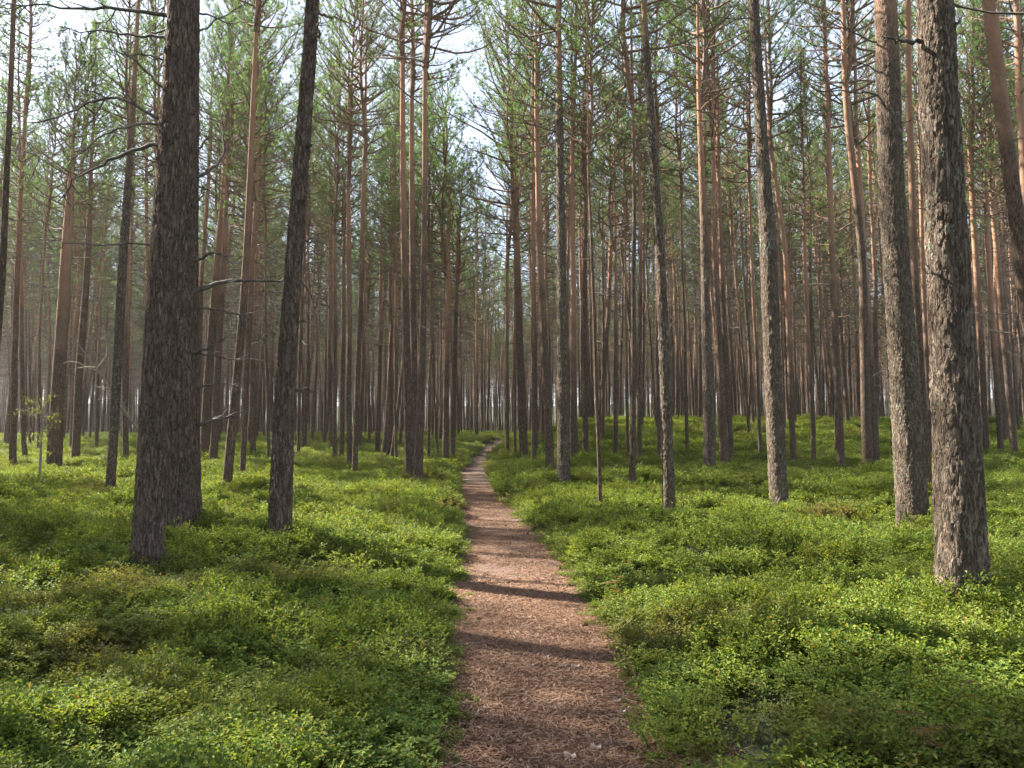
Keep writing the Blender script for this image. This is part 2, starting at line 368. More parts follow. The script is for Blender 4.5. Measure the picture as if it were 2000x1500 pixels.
# ------------------------------------------------------------------ bilberry ground cover
def unit(v): return v / (np.linalg.norm(v, axis=-1, keepdims=True) + 1e-9)
def leaves(mb, P, D, L, W, r, m=0, flat=.75):
    """folded diamond leaves at P, pointing along D"""
    n = len(P); up = unit(np.array([0, 0, 1.]) * flat + r.randn(n, 3) * .35)
    D = unit(D); S = unit(np.cross(D, up)); U = np.cross(S, D)
    L = np.broadcast_to(L, (n,))[:, None]; W = np.broadcast_to(W, (n,))[:, None]
    V = np.stack([P, P + D * L * .45 + S * W * .5 + U * W * .18, P + D * L - U * L * .08, P + D * L * .45 - S * W * .5 + U * W * .18], 1)
    b = np.arange(n)[:, None] * 4
    T = np.concatenate([b + [0, 1, 2], b + [0, 2, 3]])
    mb.add(V, None, T, m)
def bilberry(seed, stems=34, lps=19, rad=.24):
    r = np.random.RandomState(seed); mb = MB()
    for s in range(stems):
        a = r.rand() * 2 * PI; q = rad * math.sqrt(r.rand()); b = np.array([q * math.cos(a), q * math.sin(a), 0])
        h = r.uniform(.15, .30) * (1 - .3 * q / rad)
        lean = np.array([math.cos(a), math.sin(a), 0]) * r.uniform(.1, .5) * h + r.randn(3) * [.03, .03, 0]
        tt = np.linspace(0, 1, 5)[:, None]; P = b + lean * tt ** 1.6 + np.array([0, 0, h]) * tt
        mb.tube(P, np.linspace(.0022, .001, 5), 3, 1, False)
        nb = 3
        for k in range(nb + 1):
            if k == nb: S0, S1, c = P[2], P[4], lps // 2
            else:
                t0 = r.uniform(.45, .9); S0 = b + lean * t0 ** 1.6 + np.array([0, 0, h * t0])
                an = r.rand() * 2 * PI; S1 = S0 + np.array([math.cos(an) * .07, math.sin(an) * .07, .045]) * r.uniform(.6, 1.3); c = lps // 4 + 2
            t = (np.arange(c) + r.rand(c)) / c
            LP = S0 + (S1 - S0) * t[:, None]; ax = unit(S1 - S0)
            sd = unit(np.cross(ax, [0, 0, 1.]) + 1e-3) * np.where(np.arange(c) % 2, 1, -1)[:, None]
            D = ax * .5 + sd + r.randn(c, 3) * .35; D[:, 2] += .1
            leaves(mb, LP, D, r.uniform(.020, .034, c), r.uniform(.013, .021, c), r, 0, 1.3)
    return mb.mesh("bilberry_clump", [M_bil, M_stem], False)
BIL = [bilberry(100 + k, 26 + 3 * k) for k in range(6)]

Pp = []; Ss = []
for (r0, r1, dens, s0) in ((2.0, 9, 60, .92), (9, 18, 36, 1.15), (18, 34, 17, 1.6), (34, 60, 8, 2.1), (60, 100, 3.2, 2.8)):
    half = math.radians(47 if r0 < 15 else 40)
    n_ = int(half * (r1 ** 2 - r0 ** 2) * dens)
    rr = np.sqrt(rng.uniform(r0 ** 2, r1 ** 2, n_)); an = rng.uniform(-half, half, n_)
    Pp.append(np.stack([rr * np.sin(an), rr * np.cos(an) - (1.0 if r0 < 5 else 0)], 1)); Ss.append(np.full(n_, s0))
Pp = np.vstack(Pp); Ss = np.concatenate(Ss)
x, y = Pp.T
edge = np.abs(x - path_x(y)) - path_w(y) / 2 - (vnoise(x * 3.1, y * 3.1) - .5) * .22
big = fnoise(x * 1.9 + 3, y * 1.9, 2)
keep = (edge > .08 + .19 * (Ss - .9)) & (y > .8)
bare = fnoise(x * .75 + 70, y * .75 + 12, 2)
keep &= ~((bare < .27) & (rng.rand(len(x)) < .8)); keep &= ~((fnoise(x * 2.6 + 7, y * 2.6 + 5, 2) < .39) & (Ss < 1.3) & (rng.rand(len(x)) < .85))
ye = np.concatenate([rng.uniform(2.5, 12, 520), rng.uniform(12, 26, 420)]); sd = rng.choice([-1, 1], 940); oe = rng.normal(.06, .09, 940)
x = np.concatenate([x, path_x(ye) + sd * (path_w(ye) / 2 + oe)]); y = np.concatenate([y, ye]); Ss = np.concatenate([Ss, rng.uniform(.3, .6, 940)])
edge = np.concatenate([edge, oe + .1]); big = np.concatenate([big, np.full(940, .5)]); keep = np.concatenate([keep, oe > -.15])
x, y, Ss, edge, big = x[keep], y[keep], Ss[keep], edge[keep], big[keep]
hgt = (.2 + 1.75 * big) * (.62 + .38 * smoothstep(edge / .5)) * rng.uniform(.8, 1.2, len(x))
hgt = np.where(Ss > 1.3, hgt / (Ss * .72), hgt)
# ground slope tilt
e = .15; sx = (terrain(x + e, y) - terrain(x - e, y)) / (2 * e); sy = (terrain(x, y + e) - terrain(x, y - e)) / (2 * e)
z = terrain(x, y) - .02
rot = np.stack([np.arctan(sy) * .6 + rng.randn(len(x)) * .1, -np.arctan(sx) * .6 + rng.randn(len(x)) * .1, rng.rand(len(x)) * 6.28], 1)
wid = Ss * rng.uniform(.85, 1.2, len(x)) * (.72 + .28 * smoothstep(edge / .3))
scatter("bilberry_undergrowth", BIL, np.stack([x, y, z], 1), rot, np.stack([wid, wid, Ss * hgt], 1), rng.randint(0, 6, len(x)),
        "low leafy green bilberry shrubs covering the forest floor", "shrubs")

# ------------------------------------------------------------------ litter on the path
def litter(seed):
    r = np.random.RandomState(seed); mb = MB(); n_ = 90
    P = np.zeros((n_, 3)); P[:, :2] = r.uniform(-.16, .16, (n_, 2)); P[:, 2] = r.uniform(.002, .012, n_)
    a = r.rand(n_) * 2 * PI; L = r.uniform(.02, .075, n_); w = r.uniform(.0012, .003, n_)
    D = np.stack([np.cos(a), np.sin(a), r.randn(n_) * .12], 1); S = np.stack([-np.sin(a), np.cos(a), 0 * a], 1); bend = r.randn(n_) * .2
    V = np.stack([P - S * w[:, None], P + S * w[:, None], P + D * (L / 2)[:, None] + S * (w + bend * L)[:, None] + [0, 0, .004],
                  P + D * (L / 2)[:, None] + S * (-w + bend * L)[:, None] + [0, 0, .004], P + D * L[:, None]], 1)
    b = np.arange(n_)[:, None] * 5; mb.add(V, None, np.concatenate([b + [0, 1, 2], b + [0, 2, 3], b + [3, 2, 4]]), 0)
    k = 7; P = np.zeros((k, 3)); P[:, :2] = r.uniform(-.16, .16, (k, 2)); P[:, 2] = .008
    a = r.rand(k) * 6.28; leaves(mb, P, np.stack([np.cos(a), np.sin(a), .1 * r.randn(k)], 1), r.uniform(.015, .035, k), r.uniform(.008, .02, k), r)
    return mb.mesh("litter_patch", [M_litter], False)
LIT = [litter(300 + k) for k in range(5)]
n_ = 3000
y = np.concatenate([rng.uniform(2.8, 9, 1700), rng.uniform(9, 26, 1300)])
t = rng.uniform(-1, 1, n_); x = path_x(y) + t * (path_w(y) / 2 + .2)
z = path_z(x, y) + .012
scatter("needle_litter", LIT, np.stack([x, y, z], 1), np.stack([0 * x, 0 * x, rng.rand(n_) * 6.28], 1),
        np.repeat(rng.uniform(.8, 1.4, n_)[:, None], 3, 1), rng.randint(0, 5, n_), "dry pine needles and bark flakes strewn on the path", "litter")

# ------------------------------------------------------------------ tree crowns
def rvec(r, n=None): return unit(r.randn(3) if n is None else r.randn(n, 3))
def tufts(mb, P, D, r, k=15, L=(.065, .11), w=.008, m=1):
    n_ = len(P); P = np.repeat(P, k, 0); D = np.repeat(D, k, 0)
    Dn = unit(D * .75 + rvec(r, n_ * k) * .9 + [0, 0, .18]); ln = r.uniform(L[0], L[1], n_ * k)[:, None]
    S = unit(np.cross(Dn, rvec(r, n_ * k))) * w * .5
    V = np.stack([P - S, P + S, P + Dn * ln], 1)
    # a point mid-needle keeps the needle its full width for longer
    V = np.stack([P - S, P + S, P + Dn * ln * .6 + S, P + Dn * ln, P + Dn * ln * .6 - S], 1)
    b = np.arange(n_ * k)[:, None] * 5
    mb.add(V, b + [0, 1, 2, 4], b + [4, 2, 3], m)
def branch_line(r, p0, az, el, L, n_=7, up=.35, wob=.06):
    P = [np.array(p0, float)]; st = L / (n_ - 1); a = az; e = el
    for k in range(n_ - 1):
        a += r.randn() * wob * 2; e += up / (n_ - 1) + r.randn() * wob
        P.append(P[-1] + st * np.array([math.cos(a) * math.cos(e), math.sin(a) * math.cos(e), math.sin(e)]))
    return np.array(P)
def crown_mb(seed, Lc=8., R=2.0, sparse=1.0, r0=.06, conic=.5):
    r = np.random.RandomState(seed); mb = MB()
    t = np.linspace(0, 1, 14)[:, None]
    lead = np.array([0, 0, Lc]) * t + np.cumsum(r.randn(14, 3) * [.035, .035, 0], 0) * (t > 0)
    mb.tube(lead, r0 * (1 - .86 * t[:, 0]) + .006, 7, 0, True)
    TP = []; TD = []
    z = .0
    side = r.rand() * 6.28; lop = r.uniform(.1, .35)
    while z < Lc - .15:
        f = z / Lc; nb = r.randint(3, 6)
        rad = R * (1 - f) ** conic * (.55 + .45 * min(1, f * 4)) * sparse ** .3
        for b in range(nb):
            az = b * 2 * PI / nb + r.rand() * 1.0 + z * 2.1
            L = (rad * r.uniform(.6, 1.15) + .18) * (1 + lop * math.cos(az - side))
            el = r.uniform(-.1, .25) + f * .85
            zi = z + r.randn() * .05; c = np.array([np.interp(zi, lead[:, 2], lead[:, 0]), np.interp(zi, lead[:, 2], lead[:, 1]), max(0, zi)])
            P = branch_line(r, c, az, el, L, 7, .45, .09)
            rb = .010 + .011 * L
            mb.tube(P, rb * np.linspace(.9, .2, 7), 4, 0, False)
            leafy = r.rand() < (.18 + f * 1.7)      # some low branches are dead
            nt_ = int(3 + L * 5.5)
            for q in range(nt_):
                s = r.uniform(.28, 1.0); s0 = s * 6; i0 = min(5, int(s0)); p = P[i0] + (P[i0 + 1] - P[i0]) * (s0 - i0)
                taz = az + r.choice([-1, 1]) * r.uniform(.3, 1.2); tl = L * .34 * r.uniform(.5, 1.2) * (1.15 - s * .5) + .08
                Tw = branch_line(r, p, taz, el + .35 + r.randn() * .25, tl, 4, .4, .1)
                mb.tube(Tw, np.linspace(.0048, .0022, 4), 3, 0, False)
                if not leafy: continue
                c_ = max(2, int(tl * 4.7 * sparse)); ss = np.sort(r.uniform(.3, 1.0, c_)) * 3; ii = np.minimum(2, ss.astype(int))
                pts = Tw[ii] + (Tw[ii + 1] - Tw[ii]) * (ss - ii)[:, None]
                TP.append(pts + r.randn(c_, 3) * .035); TD.append(Tw[ii + 1] - Tw[ii])
            if leafy: TP.append(P[-1:]); TD.append(P[-1:] - P[-2:-1])
        z += r.uniform(.3, .5)
    TP = np.vstack(TP); TD = unit(np.vstack(TD)); tufts(mb, TP, TD, r)
    return mb, len(TP)
CM = []
for k, (Lc, R, s, cn) in enumerate(((7.5, 2.5, 1.05, .4), (6.5, 2.3, 1., .4), (8, 2.2, .9, .5), (7, 2.9, .85, .33), (6., 2.3, 1.1, .42), (7, 2.4, .9, .45))):
    mb, nt_ = crown_mb(500 + k, Lc, R, s, .062, cn); CM.append((mb, Lc, mb.mesh("pine_crown", [M_branch, M_needle], False)))
mb, _ = crown_mb(590, 9.5, 1.9, 1.5, .07, .8); YOUNG = (mb, 9.5, mb.mesh("young_pine_crown", [M_branch, M_needle], False))
CM.append(YOUNG)

# ------------------------------------------------------------------ trunks
def dead_line(r, p0, az, L, el=None):
    el = r.uniform(-.25, .35) if el is None else el
    return branch_line(r, p0, az, el, L, 8, r.uniform(-.5, .5), .12)
def dead_branch(mb, P, r0, r, seg=5, m=0, twigs=True):
    n_ = len(P); mb.tube(P, r0 * np.linspace(1, .22, n_), seg, m, True)
    if twigs:
        L = np.linalg.norm(np.diff(P, axis=0), axis=1).sum()
        for q in range(int(2 + L * 3.5)):
            s = r.uniform(.25, .95) * (n_ - 1); i0 = min(n_ - 2, int(s)); p = P[i0] + (P[i0 + 1] - P[i0]) * (s - i0)
            d = unit(unit(P[i0 + 1] - P[i0]) + rvec(r) * .9); tl = L * r.uniform(.12, .35)
            T = [p]
            for k in range(4): d = unit(d + r.randn(3) * .22); T.append(T[-1] + d * tl / 4)
            mb.tube(np.array(T), np.linspace(r0 * .35 + .001, .0018, 5), 3, m, False)
def trunk_bg(seed, H, r0, sweep):
    """common trunk: H to the crown base; bare branches below the crown"""
    r = np.random.RandomState(seed); mb = MB(); n_ = 30
    t = np.linspace(0, 1, n_)
    P = np.stack([sweep * np.sin(t * PI * r.uniform(.6, 1.2)) * r.uniform(-1, 1), sweep * np.sin(t * PI * r.uniform(.6, 1.3)) * r.uniform(-1, 1), t * (H + .3) - .3], 1)
    P[:, :2] += np.cumsum(r.randn(n_, 2) * .012, 0) - P[0, :2]
    R = r0 * (1 - .5 * t) ** .9 + r0 * .35 * np.exp(-np.maximum(0, P[:, 2]) / .25)
    R = R * (1 + r.randn(n_) * .02)
    mb.tube(np.vstack([P, P[-1] + [0, 0, 2.4], P[-1] + [0, 0, 4.8]]), np.concatenate([R, [R[-1] * .68, .02]]), 10, 0, True)
    z = r.uniform(2.2, 3.8)
    while z < H:
        f = z / H
        for b in range(r.randint(2, 5)):
            if r.rand() < .4 + .5 * f:
                L = r.uniform(.2, .6) + (r.rand() ** 1.7) * 2.4 * f + (f > .55) * r.uniform(0, .9)
                c = [np.interp(z, P[:, 2], P[:, 0]), np.interp(z, P[:, 2], P[:, 1]), z]
                B = dead_line(r, c, r.rand() * 6.28, L + r0); dead_branch(mb, B, .007 + .006 * L, r, 4, 1, L > .5)
        z += r.uniform(.3, .6)
    return mb, P[-1].copy(), R[-1]
TV = []
for k in range(9):
    H = [12.5, 11, 13.5, 11.5, 10, 14, 13, 9, 12][k]; r0 = [.115, .09, .135, .105, .075, .125, .095, .07, .14][k]
    mb, top, rt = trunk_bg(700 + k, H, r0, [.25, .1, .35, .15, .3, .1, .2, .3, .15][k])
    TV.append((mb, H, top, rt, mb.mesh("pine_trunk", [M_bark, M_dead], True)))

def place_copy(tv, cm, x, y, s, rz, tilt, name="pine_tree"):
    root = bpy.data.objects.new(name, None); sc.collection.objects.link(root)
    root.location = (x, y, float(terrain(x, y))); root.empty_display_size = .3
    root.rotation_euler = (tilt[0], tilt[1], rz); root.scale = (s, s, s)
    obj("trunk", tv[4], root)
    c = obj("crown", cm[2], root, tuple(tv[2] - np.array([0, 0, .1]))); c.rotation_euler = (0, 0, rz * 3)
    k = tv[3] / .085; c.scale = (1, 1, 1)
    return root

# ------------------------------------------------------------------ individually placed pines
def resample(P, n_):
    P = np.asarray(P, float); s = np.concatenate([[0], np.cumsum(np.linalg.norm(np.diff(P[:, :3], axis=0), axis=1))])
    # Catmull-Rom style smoothing: dense linear then averaged
    u = np.linspace(0, s[-1], 600); D = np.stack([np.interp(u, s, P[:, k]) for k in range(P.shape[1])], 1)
    w = 75; pad = np.vstack([2 * D[0] - D[w:0:-1], D, 2 * D[-1] - D[-2:-w - 2:-1]])
    ker = np.hanning(2 * w + 1); ker /= ker.sum()
    S = np.stack([np.convolve(pad[:, k], ker, 'valid') for k in range(P.shape[1])], 1)
    uu = np.linspace(0, 599, n_); return np.stack([np.interp(uu, np.arange(600), S[:, k]) for k in range(P.shape[1])], 1)

def hero(pts, label, H=19., cb=.56, close=0, crown=0, group=None, nbr=10, seed=0, brs=(), name="pine_tree", mat=None, lowb=2.5, csc=1.0, mb_only=False, dist=None, brl=1.0):
    """pts: (px, py, width) up the trunk in photo pixels, base first; becomes a real trunk at its own distance"""
    r = np.random.RandomState(1000 + seed + int(pts[0][0]))
    bx, by = hit(pts[0][0], pts[0][1])
    if dist: by = dist; bx = at_y(pts[0][0], pts[0][1], dist)[0]
    gz = float(terrain(bx, by)); k = by / FPX
    W = []; H = H * 1.06
    for (px, py, w) in pts:
        p = at_y(px, py, by); W.append([p[0] - bx, 0, p[2] - gz, w * k / 2 * (.92 if close == 2 else 1)])
    W = np.array(W); W = W[np.argsort(W[:, 2])]
    zb = max(W[0, 2], .02)
    top = W[-1]; Hc = H * cb
    if top[2] < Hc:                                  # carry on above the frame
        dx = (W[-1, 0] - W[0, 0]) / max(1, (W[-1, 2] - W[0, 2])) * .6
        zt = Hc; W = np.vstack([W, [top[0] + dx * (zt - top[2]), 0, zt, top[3] * max(.55, 1 - .045 * (zt - top[2]))]])
    else:
        e_ = np.array([np.interp(Hc, W[:, 2], W[:, c_]) for c_ in range(4)]); W = np.vstack([W[W[:, 2] < Hc - .3], e_])
    tx_ = W[-1].copy(); cl = (H - Hc) * .62; up_ = (W[-1, 0] - W[-2, 0]) / max(.2, W[-1, 2] - W[-2, 2]) * .2
    slope = (W[1, 0] - W[0, 0]) / (W[1, 2] - W[0, 2] + 1e-6)
    W = np.vstack([[W[0, 0] - slope * (W[0, 2] + .35), 0, -.35, W[0, 3]], W])
    W = np.vstack([W, [tx_[0] + up_ * cl * .5, 0, Hc + cl * .5, tx_[3] * .62], [tx_[0] + up_ * cl, 0, Hc + cl, .02]])
    n_ = {0: 60, 1: 300, 2: 620}[close]; seg = {0: 12, 1: 40, 2: 84}[close]
    S = resample(W, n_)
    depth_w = np.interp(np.linspace(0, 1, n_), np.linspace(0, 1, 10), r.randn(10) * .01); depth_w = np.convolve(np.pad(depth_w, n_ // 10, 'edge'), np.ones(2 * (n_ // 10) + 1) / (2 * (n_ // 10) + 1), 'valid')
    S[:, 1] += depth_w * 4
    S[:, 0] += (np.interp(np.linspace(0, 1, n_), np.linspace(0, 1, 9), r.randn(9) * .012) if close == 0 else 0)
    Rr = S[:, 3]; Rr = Rr + W[1, 3] * .32 * np.exp(-np.maximum(0, S[:, 2]) / .14)
    th = np.arange(seg) * 2 * PI / seg
    lob = 1 + .16 * np.exp(-np.maximum(0, S[:, 2])[:, None] / .3) * np.cos(5 * th[None] + r.rand() * 6) + .018 * np.cos(3 * th[None] + S[:, 2][:, None] * .8)
    root = bpy.data.objects.new(name, None); sc.collection.objects.link(root); root.location = (bx, by, gz); root.empty_display_size = .3
    tag(root, label, "tree", group)
    mb = MB(); mb.tube(S[:, :3], Rr, seg, 0, True, lob)
    branches = []
    def surf(z): return np.array([np.interp(z, S[:, 2], S[:, 0]), np.interp(z, S[:, 2], S[:, 1]), z]), float(np.interp(z, S[:, 2], Rr))
    for q in range(nbr):
        z = lowb + (Hc - lowb) * ((q + r.rand()) / nbr); c, rad = surf(z)
        L = (r.uniform(.15, .6) + (r.rand() ** 1.5) * 1.9 * z / Hc) * brl + rad
        B = dead_line(r, c, r.rand() * 6.28, L); branches.append((B, .006 + .006 * L))
    for bi in brs:                                   # branches traced in the photo, at the tree's own distance
        zmul = bi[0]; pl = bi[1:]
        B = np.array([at_y(px, py, by) for px, py in pl]) - [bx, by, gz]
        c, rad = surf(B[0, 2]); B[:, 1] = np.linspace(-rad * .2, -rad * .2 + r.uniform(-.5, .5), len(B)); B[0] = B[0] * .4 + c * .6
        s = np.concatenate([[0], np.cumsum(np.linalg.norm(np.diff(B, axis=0), axis=1))]); u = np.linspace(0, s[-1], 16)
        B = np.stack([np.interp(u, s, B[:, k]) for k in range(3)], 1); B[1:-1] = (B[:-2] + B[1:-1] * 2 + B[2:]) / 4; B[1:-1] = (B[:-2] + B[1:-1] * 2 + B[2:]) / 4
        B += np.cumsum(r.randn(16, 3) * .011, 0) + r.randn(16, 3) * .005
        branches.append((B, zmul * 1.1))
    if close >= 1 or brs:
        mt = mat or (M_hero if close else M_bark)
        obj("trunk", mb.mesh("pine_trunk", [mt], True), root)
        for B, rb in branches:
            m2 = MB(); dead_branch(m2, B, rb, r, 6)
            obj("dead_branch", m2.mesh("dead_branch", [M_dead], True), root)
    else:
        for B, rb in branches: dead_branch(mb, B, rb, r, 4, 1)
        obj("trunk", mb.mesh("pine_trunk", [mat or M_bark, M_dead], True), root)
    cm = CM[crown % len(CM)]; tp = np.array([np.interp(Hc, S[:, 2], S[:, 0]), np.interp(Hc, S[:, 2], S[:, 1]), Hc]); cs = (H - Hc) / cm[1] * csc
    c = obj("crown", cm[2], root, (tp[0], tp[1], tp[2] - .1)); c.rotation_euler = (0, 0, r.rand() * 6.28); c.scale = (max(.75, cs) ** .7 * csc, max(.75, cs) ** .7 * csc, cs)
    placed.append((bx, by)); return root
placed = []

hero([(284, 1105, 68), (295, 900, 60), (303, 750, 54), (319, 500, 51), (338, 240, 50), (357, 0, 50)],
     "front trunk of the thick grey pair standing left of the path", H=22, cb=.68, csc=.75, close=2, crown=0, nbr=3, lowb=6.5, mat=M_heroL,
     brs=[(.022, (332, 33), (262, 30), (187, 24), (112, 24), (37, 22)), (.016, (330, 80), (290, 76), (243, 67), (190, 62), (150, 60), (100, 45)),
          (.014, (319, 194), (310, 168), (284, 142), (269, 116), (262, 80)), (.020, (318, 240), (280, 220), (240, 195), (215, 186), (190, 190), (165, 205), (138, 220), (100, 230), (58, 231)),
          (.014, (317, 246), (284, 245), (246, 254), (216, 276), (187, 310), (160, 345)), (.022, (316, 287), (276, 288), (243, 298), (213, 316), (183, 322), (150, 347), (130, 375)),
          (.012, (302, 480), (243, 478), (150, 474), (72, 469)), (.012, (312, 322), (295, 320), (278, 325)), (.012, (326, 50), (280, 48), (232, 49)),
          (.010, (322, 120), (290, 119), (250, 126), (222, 127)), (.009, (305, 436), (280, 432), (250, 430))])
hero([(352, 1030, 84), (353, 850, 74), (354, 700, 68), (357, 500, 61), (363, 200, 55), (367, 0, 50)],
     "rear trunk of the thick grey pair, broader and furrowed at its foot", H=23, cb=.68, csc=.72, close=2, crown=1, nbr=3, lowb=7, mat=M_heroL, seed=4,
     brs=[(.034, (385, 575), (407, 555), (440, 543), (500, 542), (555, 537)), (.026, (385, 352), (402, 335), (424, 307), (433, 290), (427, 245), (422, 204)),
          (.016, (385, 418), (405, 395), (415, 372)), (.022, (384, 515), (405, 502), (430, 497), (460, 503), (485, 525)), (.022, (386, 694), (411, 687), (440, 678), (467, 670), (481, 672)),
          (.013, (400, 690), (430, 690), (459, 692), (522, 694)), (.018, (387, 599), (422, 604), (467, 619), (489, 638), (504, 664)), (.02, (387, 762), (411, 748), (440, 746), (462, 746)),
          (.030, (386, 835), (412, 826), (440, 812), (458, 810)), (.02, (388, 302), (405, 290), (420, 284)), (.014, (390, 20), (430, 42), (462, 62), (520, 60)),
          (.014, (390, 70), (430, 60), (470, 35), (510, 15)), (.012, (388, 357), (410, 372), (433, 385)), (.016, (386, 472), (405, 466), (424, 480))])
hero([(544, 1050, 52), (547, 930, 47), (554, 800, 43), (563, 650, 38), (577, 500, 35), (586, 350, 33), (601, 187, 31), (614, 0, 29)],
     "curving dark trunk between the thick pair and the path, green with lichen", H=21, cb=.7, csc=.75, close=2, crown=1, nbr=3, lowb=7, mat=M_heroL, seed=9,
     brs=[(.012, (594, 541), (607, 556), (612, 612), (620, 664)), (.02, (626, 90), (634, 86), (641, 82)), (.02, (612, 208), (618, 200)), (.02, (606, 290), (615, 287), (622, 284)),
          (.02, (600, 400), (612, 392)), (.016, (596, 470), (610, 465)), (.022, (572, 763), (580, 758), (594, 757)), (.014, (588, 628), (598, 624)), (.02, (622, 18), (632, 8), (642, 0))])
hero([(1886, 1150, 104), (1880, 1000, 97), (1871, 800, 92), (1855, 500, 84), (1836, 280, 78), (1817, 0, 71)],
     "thickest trunk of all, nearest on the right, sunlit rough bark with lichen", H=21, cb=.62, close=2, crown=2, nbr=3, lowb=7, seed=3,
     brs=[(.020, (1785, 90), (1770, 88), (1740, 90), (1722, 96), (1703, 98)), (.012, (1822, 545), (1806, 540)), (.015, (1853, 70), (1862, 60))])
hero([(1784, 1030, 66), (1772, 800, 59), (1752, 500, 53), (1737, 280, 50), (1728, 0, 47)],
     "second thickest trunk on the right, grey plated bark, just left of the thickest", H=21, cb=.6, close=2, crown=0, nbr=3, lowb=8, seed=8,
     brs=[(.016, (1705, 88), (1658, 56), (1635, 25), (1610, 0), (1590, -30)), (.02, (1706, 194), (1673, 179), (1640, 172), (1606, 168)), (.012, (1707, 150), (1673, 120), (1640, 90), (1600, 62)),
          (.012, (1757, 192), (1770, 178), (1786, 168)), (.012, (1755, 238), (1775, 240)), (.014, (1716, 205), (1700, 182)), (.012, (1756, 145), (1766, 130))])
hero([(1521, 988, 36), (1513, 800, 34), (1501, 500, 33), (1487, 280, 24), (1472, 0, 21)],
     "straight mid-sized trunk in the open shrubs, sunlit along its left edge", H=19, cb=.62, close=1, crown=4, nbr=4, lowb=9, seed=2,
     brs=[(.012, (1464, 35), (1430, 38), (1404, 39), (1322, 35), (1300, 22)), (.016, (1476, 200), (1455, 180), (1442, 168), (1412, 130)), (.012, (1466, 162), (1393, 153), (1337, 130), (1300, 112)),
          (.014, (1470, 216), (1412, 228), (1360, 239), (1322, 237)), (.012, (1462, 148), (1412, 162), (1356, 182), (1300, 196)), (.012, (1474, 262), (1430, 250), (1400, 240)), (.01, (1478, 300), (1440, 300), (1400, 318)),
          (.01, (1486, 418), (1470, 412))])
hero([(1308, 995, 25), (1302, 800, 23), (1290, 500, 21), (1276, 280, 16), (1256, 0, 13)],
     "slim reddish trunk leaning left above the shrubs right of the path", H=18, cb=.62, close=1, crown=1, nbr=7, lowb=6, seed=5, brl=.7)
hero([(1101, 948, 27), (1100, 800, 23), (1096, 500, 18), (1090, 0, 13)],
     "grey mid-sized trunk right of the path with long bare side branches", H=17.5, cb=.62, close=1, crown=3, csc=1.15, nbr=6, lowb=6, seed=6,
     brs=[(.02, (1087, 202), (1050, 175), (1023, 157), (986, 123), (956, 67)), (.018, (1087, 258), (1040, 240), (986, 228), (940, 205), (911, 183)), (.018, (1102, 280), (1150, 240), (1191, 202), (1217, 150)),
          (.018, (1090, 508), (1050, 495), (1023, 485)), (.014, (1090, 60), (1040, 50), (980, 30)), (.014, (1094, 130), (1140, 120), (1180, 140)), (.013, (1088, 330), (1060, 300), (1030, 290)), (.012, (1100, 360), (1125, 330), (1150, 320))])
hero([(1073, 920, 17), (1066, 700, 15), (1054, 500, 13), (1041, 0, 10)], "slightly leaning trunk immediately left of the grey one with long branches", H=19, close=0, crown=2, nbr=14, seed=7)
hero([(1024, 903, 17), (1019, 750, 15), (1010, 500, 12), (1003, 300, 9), (1000, 150, 5)], "dark bowed pine closest to the path on its right side", H=18, cb=.5, crown=3, csc=1.15, nbr=12, seed=8,
     brs=[(.016, (1003, 276), (960, 255), (911, 224)), (.02, (1006, 431), (960, 430), (930, 426), (882, 407)), (.018, (1004, 371), (960, 355), (889, 321)), (.016, (1006, 673), (985, 670), (965, 678))])
hero([(1042, 900, 10), (1041, 500, 9), (1040, 0, 7)], "thin straight trunk behind the dark bowed pine right of the path", H=20, crown=1, nbr=14, seed=9)
hero([(801, 938, 22), (796, 750, 17), (790, 500, 13), (785, 0, 8)], "reddish trunk in the tight cluster of three left of the path", H=21, crown=0, nbr=12, seed=10)
hero([(812, 925, 15), (808, 700, 13), (806, 500, 12), (803, 0, 7)], "middle trunk standing behind the tight cluster of three left of the path", H=21, crown=2, nbr=14, seed=11)
hero([(815, 948, 19), (821, 780, 15), (829, 500, 12), (832, 0, 8)], "dark right-leaning trunk in the tight cluster of three by the path", H=20, crown=3, csc=1.15, nbr=10, seed=12,
     brs=[(.022, (828, 205), (777, 168), (740, 125), (706, 86), (687, 75)), (.014, (830, 240), (860, 200), (880, 150)), (.013, (828, 238), (870, 236), (920, 240))])
hero([(1172, 985, 8), (1166, 800, 8), (1156, 500, 6), (1148, 240, 4)], "very thin dark pole-like pine right of the path, in front of its neighbours", H=12, cb=.55, crown=4, nbr=10, seed=13, brl=.4, csc=.7)
hero([(1235, 958, 13), (1236, 700, 10), (1238, 500, 8), (1234, 0, 6)], "lichen-paled slender trunk standing alone in dark green shrubs", H=17, crown=4, nbr=14, seed=14)
hero([(1249, 895, 9), (1251, 500, 8), (1248, 90, 5)], "slender trunk close behind the lichen-paled one", H=18, crown=2, nbr=14, seed=15)
hero([(1387, 922, 24), (1382, 750, 20), (1376, 500, 16), (1369, 280, 13), (1358, 0, 11)], "upright grey-brown trunk beside the paired stems on the right slope", H=21, crown=1, nbr=12, seed=16, close=1,
     brs=[(.02, (1385, 250), (1350, 235), (1310, 240)), (.014, (1366, 130), (1400, 110), (1440, 112))])
hero([(1413, 905, 16), (1406, 700, 12), (1395, 500, 10), (1393, 150, 7)], "left one of the paired orange stems on the right slope", H=20, crown=3, nbr=14, seed=17)
hero([(1427, 903, 14), (1418, 700, 11), (1408, 500, 9), (1400, 200, 7)], "right one of the paired orange stems on the right slope", H=20, crown=5, nbr=14, seed=18)
hero([(1550, 905, 12), (1535, 500, 9), (1504, 280, 8), (1497, 0, 7)], "slim trunk right behind the sunlit mid-sized one", H=21, crown=0, nbr=14, seed=19)
